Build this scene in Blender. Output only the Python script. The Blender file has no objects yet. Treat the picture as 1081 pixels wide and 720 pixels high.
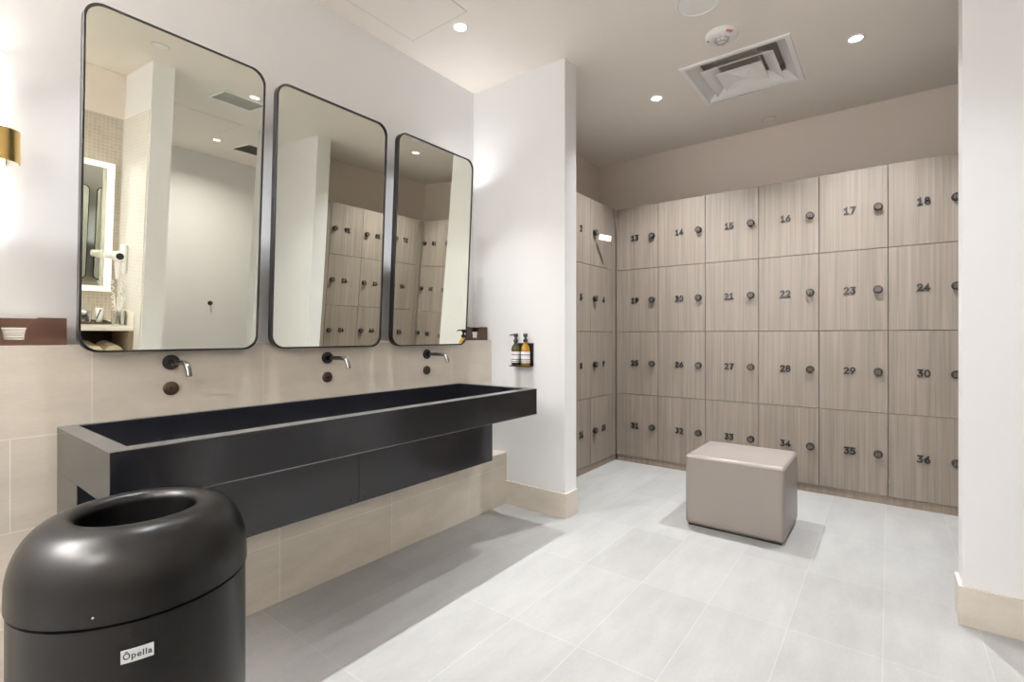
import bpy, bmesh, math, random
from mathutils import Vector, Matrix
random.seed(7)
PI = math.pi
C = bpy.context.scene.collection
sc = bpy.context.scene

# ------------------------------------------------------------------ materials
def srgb(r, g, b):
    def f(c):
        c /= 255.0
        return c / 12.92 if c <= 0.04045 else ((c + 0.055) / 1.055) ** 2.4
    return (f(r), f(g), f(b), 1.0)

def new_mat(name):
    m = bpy.data.materials.new(name); m.use_nodes = True
    nt = m.node_tree
    b = nt.nodes.get('Principled BSDF')
    return m, nt, b

def N(nt, kind, **kw):
    n = nt.nodes.new(kind)
    for k, v in kw.items():
        setattr(n, k, v)
    return n

def mix_rgb(nt, fac, a, b):
    n = N(nt, 'ShaderNodeMix', data_type='RGBA')
    for sock, v in ((n.inputs[0], fac), (n.inputs[6], a), (n.inputs[7], b)):
        if hasattr(v, 'is_output'):
            nt.links.new(v, sock)
        else:
            sock.default_value = v
    return n.outputs[2]

def plain(name, col, rough=0.5, metal=0.0, spec=0.5, noise=0.0, nscale=8.0, bump=0.0, coat=0.0):
    m, nt, b = new_mat(name)
    b.inputs['Roughness'].default_value = rough
    b.inputs['Metallic'].default_value = metal
    b.inputs['Specular IOR Level'].default_value = spec
    b.inputs['Coat Weight'].default_value = coat
    b.inputs['Base Color'].default_value = col
    if noise or bump:
        tc = N(nt, 'ShaderNodeTexCoord')
        nz = N(nt, 'ShaderNodeTexNoise'); nz.inputs['Scale'].default_value = nscale; nz.inputs['Detail'].default_value = 5
        nt.links.new(tc.outputs['Object'], nz.inputs['Vector'])
        if noise:
            d = tuple(c * (1 - noise) for c in col[:3]) + (1,)
            l = tuple(min(1, c * (1 + noise)) for c in col[:3]) + (1,)
            nt.links.new(mix_rgb(nt, nz.outputs['Fac'], d, l), b.inputs['Base Color'])
        if bump:
            bp = N(nt, 'ShaderNodeBump'); bp.inputs['Strength'].default_value = bump; bp.inputs['Distance'].default_value = 0.002
            nt.links.new(nz.outputs['Fac'], bp.inputs['Height']); nt.links.new(bp.outputs['Normal'], b.inputs['Normal'])
    return m

def emissive(name, col, strength):
    m, nt, b = new_mat(name)
    b.inputs['Base Color'].default_value = (0.8, 0.8, 0.8, 1)
    b.inputs['Emission Color'].default_value = col
    b.inputs['Emission Strength'].default_value = strength
    return m

def tile_mat(name, u, v, uo, vo, w, h, offset, col, mortar_col, mortar=0.0035, rough=0.45, var=0.05, streak=0.10, bump=0.15):
    """stone tile: u/v are the object axes (0,1,2) that run along the tile's length and height"""
    m, nt, b = new_mat(name)
    tc = N(nt, 'ShaderNodeTexCoord'); sp = N(nt, 'ShaderNodeSeparateXYZ'); nt.links.new(tc.outputs['Object'], sp.inputs[0])
    cb = N(nt, 'ShaderNodeCombineXYZ')
    for k, (ax, o) in enumerate(((u, uo), (v, vo))):
        a = N(nt, 'ShaderNodeMath', operation='SUBTRACT'); nt.links.new(sp.outputs[ax], a.inputs[0]); a.inputs[1].default_value = o - 201 * (w if k == 0 else h)
        nt.links.new(a.outputs[0], cb.inputs[k])
    br = N(nt, 'ShaderNodeTexBrick'); br.offset = offset; br.squash = 1.0
    br.inputs['Scale'].default_value = 1.0; br.inputs['Brick Width'].default_value = w; br.inputs['Row Height'].default_value = h
    br.inputs['Mortar Size'].default_value = mortar * 0.5; br.inputs['Mortar Smooth'].default_value = 0.0; br.inputs['Bias'].default_value = 0.0
    br.inputs['Color1'].default_value = tuple(c * (1 - var) for c in col[:3]) + (1,)
    br.inputs['Color2'].default_value = tuple(c * (1 + var) for c in col[:3]) + (1,)
    br.inputs['Mortar'].default_value = mortar_col
    nt.links.new(cb.outputs[0], br.inputs['Vector'])
    # streaky cloudy stone figure along u, and fine linen grain
    mp = N(nt, 'ShaderNodeMapping'); mp.inputs['Scale'].default_value = (1.6, 5.0, 1.0); nt.links.new(cb.outputs[0], mp.inputs['Vector'])
    n1 = N(nt, 'ShaderNodeTexNoise'); n1.inputs['Scale'].default_value = 1.6; n1.inputs['Detail'].default_value = 7; n1.inputs['Roughness'].default_value = 0.62
    nt.links.new(mp.outputs[0], n1.inputs['Vector'])
    mp2 = N(nt, 'ShaderNodeMapping'); mp2.inputs['Scale'].default_value = (40, 140, 1); nt.links.new(cb.outputs[0], mp2.inputs['Vector'])
    n2 = N(nt, 'ShaderNodeTexNoise'); n2.inputs['Scale'].default_value = 1.0; n2.inputs['Detail'].default_value = 3
    nt.links.new(mp2.outputs[0], n2.inputs['Vector'])
    ad = N(nt, 'ShaderNodeMath', operation='MULTIPLY_ADD'); nt.links.new(n2.outputs['Fac'], ad.inputs[0]); ad.inputs[1].default_value = 0.35
    nt.links.new(n1.outputs['Fac'], ad.inputs[2])
    rg = N(nt, 'ShaderNodeMapRange'); nt.links.new(ad.outputs[0], rg.inputs[0])
    rg.inputs[1].default_value = 0.42; rg.inputs[2].default_value = 0.92; rg.inputs[3].default_value = 1 - streak; rg.inputs[4].default_value = 1 + streak
    mu = N(nt, 'ShaderNodeVectorMath', operation='SCALE'); nt.links.new(br.outputs['Color'], mu.inputs[0]); nt.links.new(rg.outputs[0], mu.inputs['Scale'])
    nt.links.new(mu.outputs[0], b.inputs['Base Color'])
    b.inputs['Roughness'].default_value = rough
    bp = N(nt, 'ShaderNodeBump'); bp.inputs['Strength'].default_value = bump; bp.inputs['Distance'].default_value = 0.002; bp.invert = True
    nt.links.new(br.outputs['Fac'], bp.inputs['Height']); nt.links.new(bp.outputs['Normal'], b.inputs['Normal'])
    return m

def wood_mat(name, light, dark, rough=0.45):
    m, nt, b = new_mat(name)
    tc = N(nt, 'ShaderNodeTexCoord'); oi = N(nt, 'ShaderNodeObjectInfo')
    rs = N(nt, 'ShaderNodeMath', operation='MULTIPLY'); nt.links.new(oi.outputs['Random'], rs.inputs[0]); rs.inputs[1].default_value = 37.0
    cb = N(nt, 'ShaderNodeCombineXYZ')
    for k in range(3): nt.links.new(rs.outputs[0], cb.inputs[k])
    va = N(nt, 'ShaderNodeVectorMath', operation='ADD'); nt.links.new(tc.outputs['Object'], va.inputs[0]); nt.links.new(cb.outputs[0], va.inputs[1])
    def streak(sx, sz, det, dist):
        mp = N(nt, 'ShaderNodeMapping'); mp.inputs['Scale'].default_value = (sx, sx, sz); nt.links.new(va.outputs[0], mp.inputs['Vector'])
        nz = N(nt, 'ShaderNodeTexNoise'); nz.inputs['Scale'].default_value = 1; nz.inputs['Detail'].default_value = det; nz.inputs['Distortion'].default_value = dist
        nt.links.new(mp.outputs[0], nz.inputs['Vector']); return nz.outputs['Fac']
    a = streak(26, 0.7, 4, 0.25); c = streak(110, 1.6, 3, 0.1); d = streak(7, 0.9, 2, 0.9)
    # cathedral figure
    mp = N(nt, 'ShaderNodeMapping'); mp.inputs['Scale'].default_value = (5.0, 5.0, 0.55); nt.links.new(va.outputs[0], mp.inputs['Vector'])
    wv = N(nt, 'ShaderNodeTexWave', wave_type='RINGS', rings_direction='Z'); wv.inputs['Scale'].default_value = 2.2; wv.inputs['Distortion'].default_value = 3.0; wv.inputs['Detail'].default_value = 2
    nt.links.new(mp.outputs[0], wv.inputs['Vector'])
    def madd(x, k, y):
        n = N(nt, 'ShaderNodeMath', operation='MULTIPLY_ADD'); nt.links.new(x, n.inputs[0]); n.inputs[1].default_value = k
        if y is None: n.inputs[2].default_value = 0.0
        else: nt.links.new(y, n.inputs[2])
        return n.outputs[0]
    s = madd(a, 0.36, None); s = madd(c, 0.46, s); s = madd(d, 0.20, s); s = madd(wv.outputs['Fac'], 0.05, s)
    rg = N(nt, 'ShaderNodeMapRange'); nt.links.new(s, rg.inputs[0]); rg.inputs[1].default_value = 0.36; rg.inputs[2].default_value = 0.70
    nt.links.new(mix_rgb(nt, rg.outputs[0], dark, light), b.inputs['Base Color'])
    b.inputs['Roughness'].default_value = rough
    return m

M = {}
M['paint'] = plain('wall paint', (0.775, 0.778, 0.784, 1), 0.7, noise=0.015, nscale=3)
M['wall_taupe'] = plain('taupe wall tone', (0.71, 0.635, 0.575, 1), 0.7, noise=0.012, nscale=3)  # warmer base colour for the alcove, back and nook walls
M['ceil'] = plain('ceiling paint', (0.86, 0.81, 0.755, 1), 0.8, noise=0.01, nscale=3)
STONE = (0.61, 0.56, 0.49, 1); GROUT = (0.72, 0.69, 0.64, 1)
M['floor'] = tile_mat('floor tile', 1, 0, 2.38, -0.02, 0.65, 0.325, 0.0, (0.333, 0.331, 0.323, 1), (0.385, 0.383, 0.374, 1), var=0.06, streak=0.11)
M['tile_wall'] = tile_mat('wainscot tile', 1, 2, 0.515, 1.215 - 0.325, 0.65, 0.325, 0.34, STONE, GROUT, var=0.04, streak=0.10)
M['tile_plinth'] = tile_mat('plinth tile', 1, 2, 1.169, 0.282 - 0.325, 0.654, 0.325, 0.0, STONE, GROUT, var=0.05, streak=0.12)
M['tile_skirt'] = tile_mat('skirting tile', 0, 2, -2.6, -0.02, 0.9, 0.325, 0.0, STONE, GROUT, var=0.02, streak=0.10)
M['mosaic_pale'] = tile_mat('pale mosaic', 0, 2, 0, 0.0, 0.03, 0.03, 0.0, srgb(232, 230, 226), srgb(214, 212, 206), mortar=0.0025, rough=0.25, var=0.03, streak=0.02)
M['mosaic_taupe'] = tile_mat('taupe mosaic', 1, 2, 0, 0.0, 0.03, 0.03, 0.0, srgb(180, 170, 158), srgb(205, 198, 188), mortar=0.0025, rough=0.25, var=0.06, streak=0.04)
M['locker'] = wood_mat('locker laminate', (0.270, 0.228, 0.190, 1), (0.165, 0.135, 0.110, 1))
M['locker_dark'] = wood_mat('locker kick laminate', (0.27, 0.215, 0.165, 1), (0.17, 0.13, 0.10, 1))
M['carcass'] = plain('locker carcass', srgb(52, 44, 37), 0.7)
M['black'] = plain('black plastic', srgb(20, 19, 20), 0.4)
M['black_metal'] = plain('black lock metal', srgb(38, 33, 30), 0.45, metal=0.3)
M['slot'] = plain('lock face mark', srgb(98, 91, 84), 0.5)
M['steel'] = plain('blackened steel', (0.009, 0.0095, 0.0125, 1), 0.16, metal=0.0, spec=0.62, noise=0.15, nscale=6)
M['steel_worn_highlight'] = plain('worn steel and edge highlight', (0.20, 0.20, 0.205, 1), 0.28, metal=0.75, noise=0.15, nscale=14)  # worn rim metal, also the painted highlight along the lower edge
M['frame'] = plain('mirror frame', (0.028, 0.026, 0.027, 1), 0.3, metal=0.5)
M['mirror'] = plain('silvered glass', (0.84, 0.85, 0.77, 1), 0.0, metal=1.0)
M['gunmetal'] = plain('gunmetal tap', (0.16, 0.15, 0.15, 1), 0.22, metal=1.0)
M['bronze'] = plain('dark bronze', (0.085, 0.06, 0.042, 1), 0.35, metal=0.8)
M['brass'] = plain('brushed brass', (0.72, 0.50, 0.18, 1), 0.28, metal=1.0, noise=0.08, nscale=20)
M['tube'] = emissive('lit opal tube', (1.0, 0.985, 0.965, 1), 3.0)
M['tube_fill'] = emissive('added fill tube', (0.98, 0.985, 1.0, 1), 20.0)  # glow of the unseen sconces added for ambient fill
M['lens'] = emissive('lit downlight lens', (1.0, 0.96, 0.90, 1), 12.0)
M['ledstrip'] = emissive('lit mirror border', (1.0, 0.97, 0.92, 1), 0.65)
M['white'] = plain('white plastic', (0.88, 0.87, 0.86, 1), 0.4)
M['white_metal'] = plain('white enamel', (0.90, 0.895, 0.885, 1), 0.35)
M['chrome'] = plain('chrome', (0.7, 0.7, 0.7, 1), 0.15, metal=1.0)
M['duct'] = plain('duct metal', srgb(175, 170, 165), 0.6)
M['grey_grille'] = plain('grey grille', srgb(185, 185, 180), 0.6)
M['dark_grille'] = plain('dark grille', srgb(95, 95, 92), 0.6)
M['red'] = plain('red print', srgb(190, 40, 30), 0.5)
M['grey_print'] = plain('grey print', srgb(90, 90, 90), 0.5)
M['leather'] = plain('taupe leather', srgb(138, 130, 125), 0.33, noise=0.03, nscale=120, bump=0.12)
M['leather_box'] = plain('dark brown leather', (0.060, 0.025, 0.013, 1), 0.42, noise=0.10, nscale=60, bump=0.1)
M['bin'] = plain('black powder coat', (0.0075, 0.007, 0.007, 1), 0.30, spec=0.24)
M['bin_in'] = plain('bin inside', (0.006, 0.006, 0.006, 1), 0.6)
M['plate'] = plain('white badge', srgb(225, 232, 235), 0.4)
M['paper'] = plain('white paper', srgb(244, 242, 238), 0.8)
M['towel'] = plain('cream towel', srgb(205, 192, 168), 0.9, noise=0.06, nscale=200, bump=0.5)
M['quartz'] = plain('white worktop', srgb(235, 230, 220), 0.3, noise=0.02, nscale=30)
M['wood_dark'] = wood_mat('dark walnut', (0.10, 0.060, 0.038, 1), (0.05, 0.028, 0.017, 1))
M['wood_tan'] = wood_mat('tan panel', (0.30, 0.235, 0.165, 1), (0.20, 0.15, 0.105, 1))
M['label'] = plain('white label', srgb(236, 236, 238), 0.6)

def glass_mat(name, col, rough=0.03, trans=1.0, ior=1.45):
    m, nt, b = new_mat(name)
    b.inputs['Base Color'].default_value = col; b.inputs['Roughness'].default_value = rough
    b.inputs['Transmission Weight'].default_value = trans; b.inputs['IOR'].default_value = ior
    return m
M['amber'] = glass_mat('amber glass', (1.0, 0.50, 0.04, 1), trans=0.6)
M['amber_dark'] = glass_mat('dark amber glass', (0.10, 0.09, 0.03, 1), trans=0.5)
M['clear'] = glass_mat('clear glass', (0.96, 0.98, 0.97, 1))

# ------------------------------------------------------------------ mesh helpers
def box(bm, x0, x1, y0, y1, z0, z1, bev=0.0, seg=2):
    vs = [bm.verts.new((x, y, z)) for z in (z0, z1) for y in (y0, y1) for x in (x0, x1)]
    fs = [(0, 2, 3, 1), (4, 5, 7, 6), (0, 1, 5, 4), (2, 6, 7, 3), (0, 4, 6, 2), (1, 3, 7, 5)]
    faces = [bm.faces.new([vs[i] for i in f]) for f in fs]
    if bev:
        es = list({e for f in faces for e in f.edges})
        bmesh.ops.bevel(bm, geom=es, offset=bev, segments=seg, profile=0.5, affect='EDGES')

def prism(bm, pts, a, b, axis):
    """extrude a 2D polygon along axis from a to b; pts are the two other coordinates in x,y,z order"""
    def P(p, t):
        c = list(p); c.insert(axis, t); return c
    lo = [bm.verts.new(P(p, a)) for p in pts]; hi = [bm.verts.new(P(p, b)) for p in pts]
    n = len(pts)
    for i in range(n):
        bm.faces.new((lo[i], lo[(i + 1) % n], hi[(i + 1) % n], hi[i]))
    bm.faces.new(lo[::-1]); bm.faces.new(hi)

def lathe(bm, prof, seg=32, axis='Z', o=(0, 0, 0), close=False):
    rings = []
    for r, h in prof:
        ring = []
        for k in range(seg):
            t = 2 * PI * k / seg
            p = (r * math.cos(t), r * math.sin(t), h)
            if axis == 'Y': p = (p[0], h, p[1])
            if axis == 'X': p = (h, p[0], p[1])
            ring.append(bm.verts.new((p[0] + o[0], p[1] + o[1], p[2] + o[2])))
        rings.append(ring)
    for i in range(len(rings) - 1):
        for k in range(seg):
            bm.faces.new((rings[i][k], rings[i][(k + 1) % seg], rings[i + 1][(k + 1) % seg], rings[i + 1][k]))
    if close:
        bm.faces.new(rings[0][::-1]); bm.faces.new(rings[-1])

def tube(bm, pts, r, seg=12, cap=True):
    pts = [Vector(p) for p in pts]
    rs = r if isinstance(r, (list, tuple)) else [r] * len(pts)
    rings = []; up = None
    for i, p in enumerate(pts):
        d = (pts[min(i + 1, len(pts) - 1)] - pts[max(i - 1, 0)]).normalized()
        if up is None:
            up = Vector((0, 0, 1)) if abs(d.z) < 0.9 else Vector((0, 1, 0))
        s = d.cross(up).normalized(); up = s.cross(d).normalized()
        rings.append([bm.verts.new(p + rs[i] * (math.cos(2 * PI * k / seg) * s + math.sin(2 * PI * k / seg) * up)) for k in range(seg)])
    for i in range(len(rings) - 1):
        for k in range(seg):
            bm.faces.new((rings[i][k], rings[i][(k + 1) % seg], rings[i + 1][(k + 1) % seg], rings[i + 1][k]))
    if cap:
        bm.faces.new(rings[0][::-1]); bm.faces.new(rings[-1])

def obj(name, bm, mat, parent=None, smooth=False, loc=None, rot=None):
    bmesh.ops.recalc_face_normals(bm, faces=bm.faces[:])
    me = bpy.data.meshes.new(name); bm.to_mesh(me); bm.free()
    if mat is not None:
        me.materials.append(mat)
    if smooth:
        for p in me.polygons: p.use_smooth = True
        try: me.set_sharp_from_angle(angle=math.radians(40))
        except Exception: pass
    o = bpy.data.objects.new(name, me); C.objects.link(o)
    if parent is not None: o.parent = parent
    if loc is not None: o.location = loc
    if rot is not None: o.rotation_euler = rot
    return o

def part(name, fn, mat, parent=None, smooth=False, **kw):
    bm = bmesh.new(); fn(bm); return obj(name, bm, mat, parent, smooth, **kw)

def bpart(name, dims, mat, parent=None, bev=0.0, seg=2, smooth=False):
    return part(name, lambda bm: box(bm, *dims, bev, seg), mat, parent, smooth)

def tag(o, label, cat, group=None):
    o['label'] = label; o['category'] = cat
    if group: o['group'] = group
    return o

def thing(name, label, cat, loc=(0, 0, 0), rotz=0.0, group=None):
    o = bpy.data.objects.new(name, None); C.objects.link(o)
    o.empty_display_size = 0.1
    o.location = loc; o.rotation_euler = (0, 0, rotz)
    return tag(o, label, cat, group)

def struct(name, dims, mat, bev=0.0):
    o = bpart(name, dims, mat, None, bev); o['kind'] = 'structure'; return o

def children(o):
    return [c for c in bpy.data.objects if c.parent is o]

def copy_tree(o, parent=None):
    c = o.copy(); C.objects.link(c)
    if parent is not None: c.parent = parent
    for ch in children(o):
        copy_tree(ch, c)
    return c

def text_obj(name, body, size, extrude, mat, parent=None, offset=0.0, align='CENTER', spacing=1.0):
    cu = bpy.data.curves.new('text_tmp', 'FONT'); cu.body = body; cu.size = size; cu.extrude = extrude; cu.offset = offset
    cu.align_x = align; cu.align_y = 'CENTER'; cu.space_character = spacing; cu.resolution_u = 3
    t = bpy.data.objects.new('text_tmp', cu); C.objects.link(t)
    dg = bpy.context.evaluated_depsgraph_get(); dg.update()
    me = bpy.data.meshes.new_from_object(t.evaluated_get(dg))
    bpy.data.objects.remove(t); bpy.data.curves.remove(cu)
    me.name = name; me.materials.clear(); me.materials.append(mat)
    o = bpy.data.objects.new(name, me); C.objects.link(o)
    if parent is not None: o.parent = parent
    return o

def disk_light(parent, z, power, size, spread, col=(0.965, 0.985, 1.0)):
    l = bpy.data.lights.new('disk_lamp', 'AREA'); l.shape = 'DISK'; l.size = size; l.energy = power; l.color = col; l.spread = spread
    o = bpy.data.objects.new('disk_lamp', l); C.objects.link(o); o.parent = parent; o.location = (0, 0, z)
    return o

# ------------------------------------------------------------------ the room
CZ = 3.157                      # ceiling height
XM = -2.60                      # mirror wall
XT = -2.42                      # tiled wainscot front
XPL = -2.27                     # tiled plinth front
YP = 2.895                      # front of the two piers
struct('floor', (-2.75, 3.70, -2.45, 5.20, -0.12, 0.0), M['floor'])
def ceil_mesh(bm):
    hx, hy, r = -0.845, 3.866, 0.335             # opening for the air diffuser
    box(bm, -2.75, 3.70, -2.45, hy - r, CZ, CZ + 0.12); box(bm, -2.75, 3.70, hy + r, 5.20, CZ, CZ + 0.12)
    box(bm, -2.75, hx - r, hy - r, hy + r, CZ, CZ + 0.12); box(bm, hx + r, 3.70, hy - r, hy + r, CZ, CZ + 0.12)
o = part('ceiling', ceil_mesh, M['ceil']); o['kind'] = 'structure'
struct('wall_left', (XM - 0.15, XM, -2.45, 3.0, 0, CZ), M['paint'])
struct('wall_alcove_left', (XM - 0.15, XM, 3.0, 5.20, 0, CZ), M['wall_taupe'])
struct('wall_wainscot', (XM, XT, -2.30, YP, 0, 1.215), M['tile_wall'])
struct('trim_1', (XT, XPL, 0.43, YP, 0, 0.38), M['tile_plinth'])
struct('wall_pier_left', (XM, -1.763, YP, 3.048, 0, CZ), M['paint'])
struct('wall_pier_right', (0.252, 1.20, YP - 0.012, 3.035, 0, CZ), M['paint'])
struct('wall_alcove_right', (0.93, 1.20, 3.035, 5.00, 0, CZ), M['wall_taupe'])
struct('wall_right', (1.20, 1.36, 2.74, 5.00, 0, CZ), M['paint'])
struct('wall_back', (XM, 3.55, 5.00, 5.15, 0, CZ), M['wall_taupe'])
struct('wall_corridor', (3.50, 3.65, 1.55, 5.00, 0, CZ), M['paint'])
struct('wall_partition', (0.27, 3.65, 1.395, 1.55, 0, CZ), M['paint'])
struct('wall_nook_tiles', (0.282, 0.95, 1.385, 1.395, 0, 2.77), M['mosaic_pale'])
struct('wall_nook', (0.96, 1.10, -2.30, 1.395, 0, CZ), M['wall_taupe'])
struct('wall_nook_mosaic', (0.95, 0.96, -2.30, 1.385, 0, 2.77), M['mosaic_taupe'])
struct('wall_rear', (XM, 1.10, -2.45, -2.30, 0, CZ), M['paint'])

def skirt_left(bm):
    prism(bm, [(XPL, YP - 0.013), (-1.750, YP - 0.013), (-1.750, 3.048), (-1.763, 3.048), (-1.763, YP), (XPL, YP)], 0, 0.168, 2)
o = part('baseboard_left', skirt_left, M['tile_skirt']); o['kind'] = 'structure'
def skirt_right(bm):
    y = YP - 0.012
    prism(bm, [(0.239, y - 0.013), (1.19, y - 0.013), (1.19, y), (0.252, y), (0.252, 3.035), (0.239, 3.035)], 0, 0.165, 2)
o = part('baseboard_right', skirt_right, M['tile_skirt']); o['kind'] = 'structure'

# ------------------------------------------------------------------ lockers
LW, LH, LZ0 = 0.4356, 0.6141, 0.061
def make_locker(lockx, depth):
    t = bpy.data.objects.new('locker', None); C.objects.link(t); t.empty_display_size = 0.1
    g = 0.0015
    def body(bm):
        x0, x1, z0, z1, y0, y1, w = g, LW - g, g, LH - g, 0.021, depth - 0.002, 0.016
        box(bm, x0, x0 + w, y0, y1, z0, z1); box(bm, x1 - w, x1, y0, y1, z0, z1)
        box(bm, x0 + w, x1 - w, y0, y1, z0, z0 + w); box(bm, x0 + w, x1 - w, y0, y1, z1 - w, z1)
        box(bm, x0 + w, x1 - w, y1 - 0.008, y1, z0 + w, z1 - w)
    part('body', body, M['carcass'], t)
    d = bpart('door', (0.0022, LW - 0.0022, 0, 0.019, 0.0022, LH - 0.0022), M['locker'], t, 0.0008, 1)
    zc = 0.307
    def lock(bm):
        lathe(bm, [(0.0, -0.030), (0.0250, -0.030), (0.0272, -0.0275), (0.0272, -0.004), (0.0285, -0.001), (0.0285, 0.0005)], 28, 'Y', (lockx, 0, zc))
    k = part('lock', lock, M['black_metal'], d, True)
    def marks(bm):
        for s in (-1, 0, 1):
            box(bm, lockx + s * 0.011 - 0.0027, lockx + s * 0.011 + 0.0027, -0.0312, -0.0295, zc - 0.015, zc + 0.015)
    part('lock_marking', marks, M['slot'], t)
    return t
WHERE = ['top row', 'second row', 'third row', 'bottom row']
def arc(cx, cz, rx, rz, a0, a1, n=14):
    return [(cx + rx * math.cos(math.radians(a0 + (a1 - a0) * k / n)), cz + rz * math.sin(math.radians(a0 + (a1 - a0) * k / n))) for k in range(n + 1)]
DIGIT = {   # centre lines in a box 0.6 wide and 1 high
    '0': [arc(0.30, 0.50, 0.24, 0.42, 0, 360, 28)],
    '1': [[(0.08, 0.74), (0.32, 0.92), (0.32, 0.08)], [(0.08, 0.08), (0.56, 0.08)]],
    '2': [arc(0.28, 0.68, 0.22, 0.24, 165, -35) + [(0.08, 0.08), (0.56, 0.08)]],
    '3': [[(0.07, 0.92), (0.52, 0.92), (0.27, 0.57)] + arc(0.27, 0.325, 0.24, 0.245, 90, -150)],
    '4': [[(0.40, 0.08), (0.40, 0.92), (0.04, 0.30), (0.60, 0.30)]],
    '5': [[(0.52, 0.92), (0.12, 0.92), (0.10, 0.55)] + arc(0.27, 0.335, 0.25, 0.255, 110, -150)],
    '6': [[(0.44, 0.93), (0.14, 0.52)] + arc(0.30, 0.33, 0.225, 0.25, 150, 510, 28)],
    '7': [[(0.06, 0.92), (0.54, 0.92), (0.22, 0.08)]],
    '8': [arc(0.30, 0.71, 0.19, 0.21, 0, 360, 24), arc(0.30, 0.29, 0.235, 0.22, 0, 360, 24)],
    '9': [[(0.16, 0.07), (0.46, 0.48)] + arc(0.30, 0.67, 0.225, 0.25, -30, 330, 28)],
}
def stroke(bm, pts, half, y0, y1):
    '''flat bar of constant width along a line in the xz plane, from depth y0 to y1'''
    P = [Vector((p[0], 0, p[1])) for p in pts]
    closed = (P[0] - P[-1]).length < 1e-6
    n = len(P); rows = []
    for i in range(n):
        a = P[i] - P[i - 1] if i else (P[-1] - P[-2] if closed else P[1] - P[0])
        b = P[i + 1] - P[i] if i < n - 1 else (P[1] - P[0] if closed else P[-1] - P[-2])
        a, b = a.normalized(), b.normalized()
        t = (a + b); t = t.normalized() if t.length > 1e-4 else a
        nn = Vector((-t.z, 0, t.x)); k = min(1.9, 1.0 / max(0.3, nn.dot(Vector((-a.z, 0, a.x)))))
        p = P[i]
        if not closed and i == 0: p = p - a * half * 0.6
        if not closed and i == n - 1: p = p + a * half * 0.6
        l, r = p + nn * half * k, p - nn * half * k
        rows.append([bm.verts.new((q.x, y, q.z)) for q, y in ((l, y0), (r, y0), (r, y1), (l, y1))])
    for u, v in zip(rows[:-1], rows[1:]):
        for k in range(4):
            bm.faces.new((u[k], u[(k + 1) % 4], v[(k + 1) % 4], v[k]))
    if not closed:
        bm.faces.new(rows[0][::-1]); bm.faces.new(rows[-1])
def number_plate(t, n, x, z=0.307):
    h = 0.0535; w = 0.6 * h; gap = 0.0080; txt = str(n)
    tot = len(txt) * w + (len(txt) - 1) * gap
    def fn(bm):
        for i, ch in enumerate(txt):
            for ln in DIGIT[ch]:
                stroke(bm, [(x - tot / 2 + i * (w + gap) + p[0] * h, z - h / 2 + p[1] * h) for p in ln], 0.0057, -0.0065, -0.0003)
    return part('number', fn, M['black'], t)

def bank(proto, nums, cols, place, rot, numx, side, depth, skip=()):
    i = 0
    for r in range(4):
        for c in range(cols):
            n = nums + r * cols + c
            t = proto if i == 0 else copy_tree(proto)
            i += 1
            t.location = place(c, LZ0 + (3 - r) * LH); t.rotation_euler = (0, 0, rot)
            tag(t, 'wood-grain locker numbered %d, %s of the %s locker bank' % (n, WHERE[r], side), 'locker', 'numbered lockers in the changing alcove')
            if n in skip: t['label'] = 'wood-grain locker behind the white key tag, in the top corner of the side bank'
            built.append((t, n, numx, n in skip))
built = []
YB, XL, XR = 4.571, -2.183, 0.436
pb = make_locker(LW - 0.060, 0.428)
bank(pb, 13, 6, lambda c, z: (XL + c * LW, YB, z), 0, 0.200, 'back wall', 0.43)
pl = make_locker(0.066, 0.41)
YL0 = 3.169
bank(pl, 1, 3, lambda c, z: (XL, YL0 + c * LW, z), PI / 2, 0.253, 'side wall beside the pier,', 0.41, skip=(3,))
pr = make_locker(LW - 0.055, 0.428)
YR0 = 4.500
bank(pr, 37, 3, lambda c, z: (XR, YR0 - c * LW, z), -PI / 2, 0.215, 'wall seen only in the mirrors,', 0.43)
for t, n, numx, skip in built:
    if not skip: number_plate(t, n, numx)
# kick boards and fillers belong to the room
def trim(k, dims, m):
    o = bpart('trim_%d' % k, dims, m); o['kind'] = 'structure'; return o
trim(2, (XL + 0.008, XR - 0.008, YB + 0.008, 4.99, 0, LZ0 - 0.002), M['locker_dark'])
trim(3, (XM + 0.001, XL - 0.008, 3.055, YB + 0.006, 0, LZ0 - 0.002), M['locker_dark'])
trim(4, (XR + 0.008, 0.929, 3.19, YB + 0.006, 0, LZ0 - 0.002), M['locker_dark'])
ZT = LZ0 + 4 * LH
trim(5, (XL - 0.02, XL - 0.001, YL0 + 3 * LW + 0.002, YB - 0.013, LZ0, ZT), M['locker'])
trim(6, (XL - 0.02, XL - 0.001, 3.055, YL0 - 0.002, LZ0, ZT), M['locker'])
trim(8, (XR + 0.001, XR + 0.02, 3.040, YR0 - 3 * LW - 0.002, LZ0, ZT), M['locker'])
trim(7, (XR + 0.001, XR + 0.02, YR0 + 0.002, YB - 0.002, LZ0, ZT), M['locker'])

# white key tag hanging from the lock of locker 3
t = thing('key_tag', 'small white key tag hanging at an angle from a lock on the side bank', 'tag', (XL + 0.036, 4.128, 2.172))
t.rotation_euler = (0, 0, math.radians(43))
part('fob', lambda bm: box(bm, 0.004, 0.118, -0.0015, 0.0015, -0.026, 0.026, 0.001, 1), M['paper'], t, rot=(0, math.radians(8), 0))
part('loop', lambda bm: tube(bm, [(0.012, 0.0016, 0.010), (0.004, 0.004, 0.022), (-0.004, 0.003, 0.030)], 0.0016, 6), M['black'], t)

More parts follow.
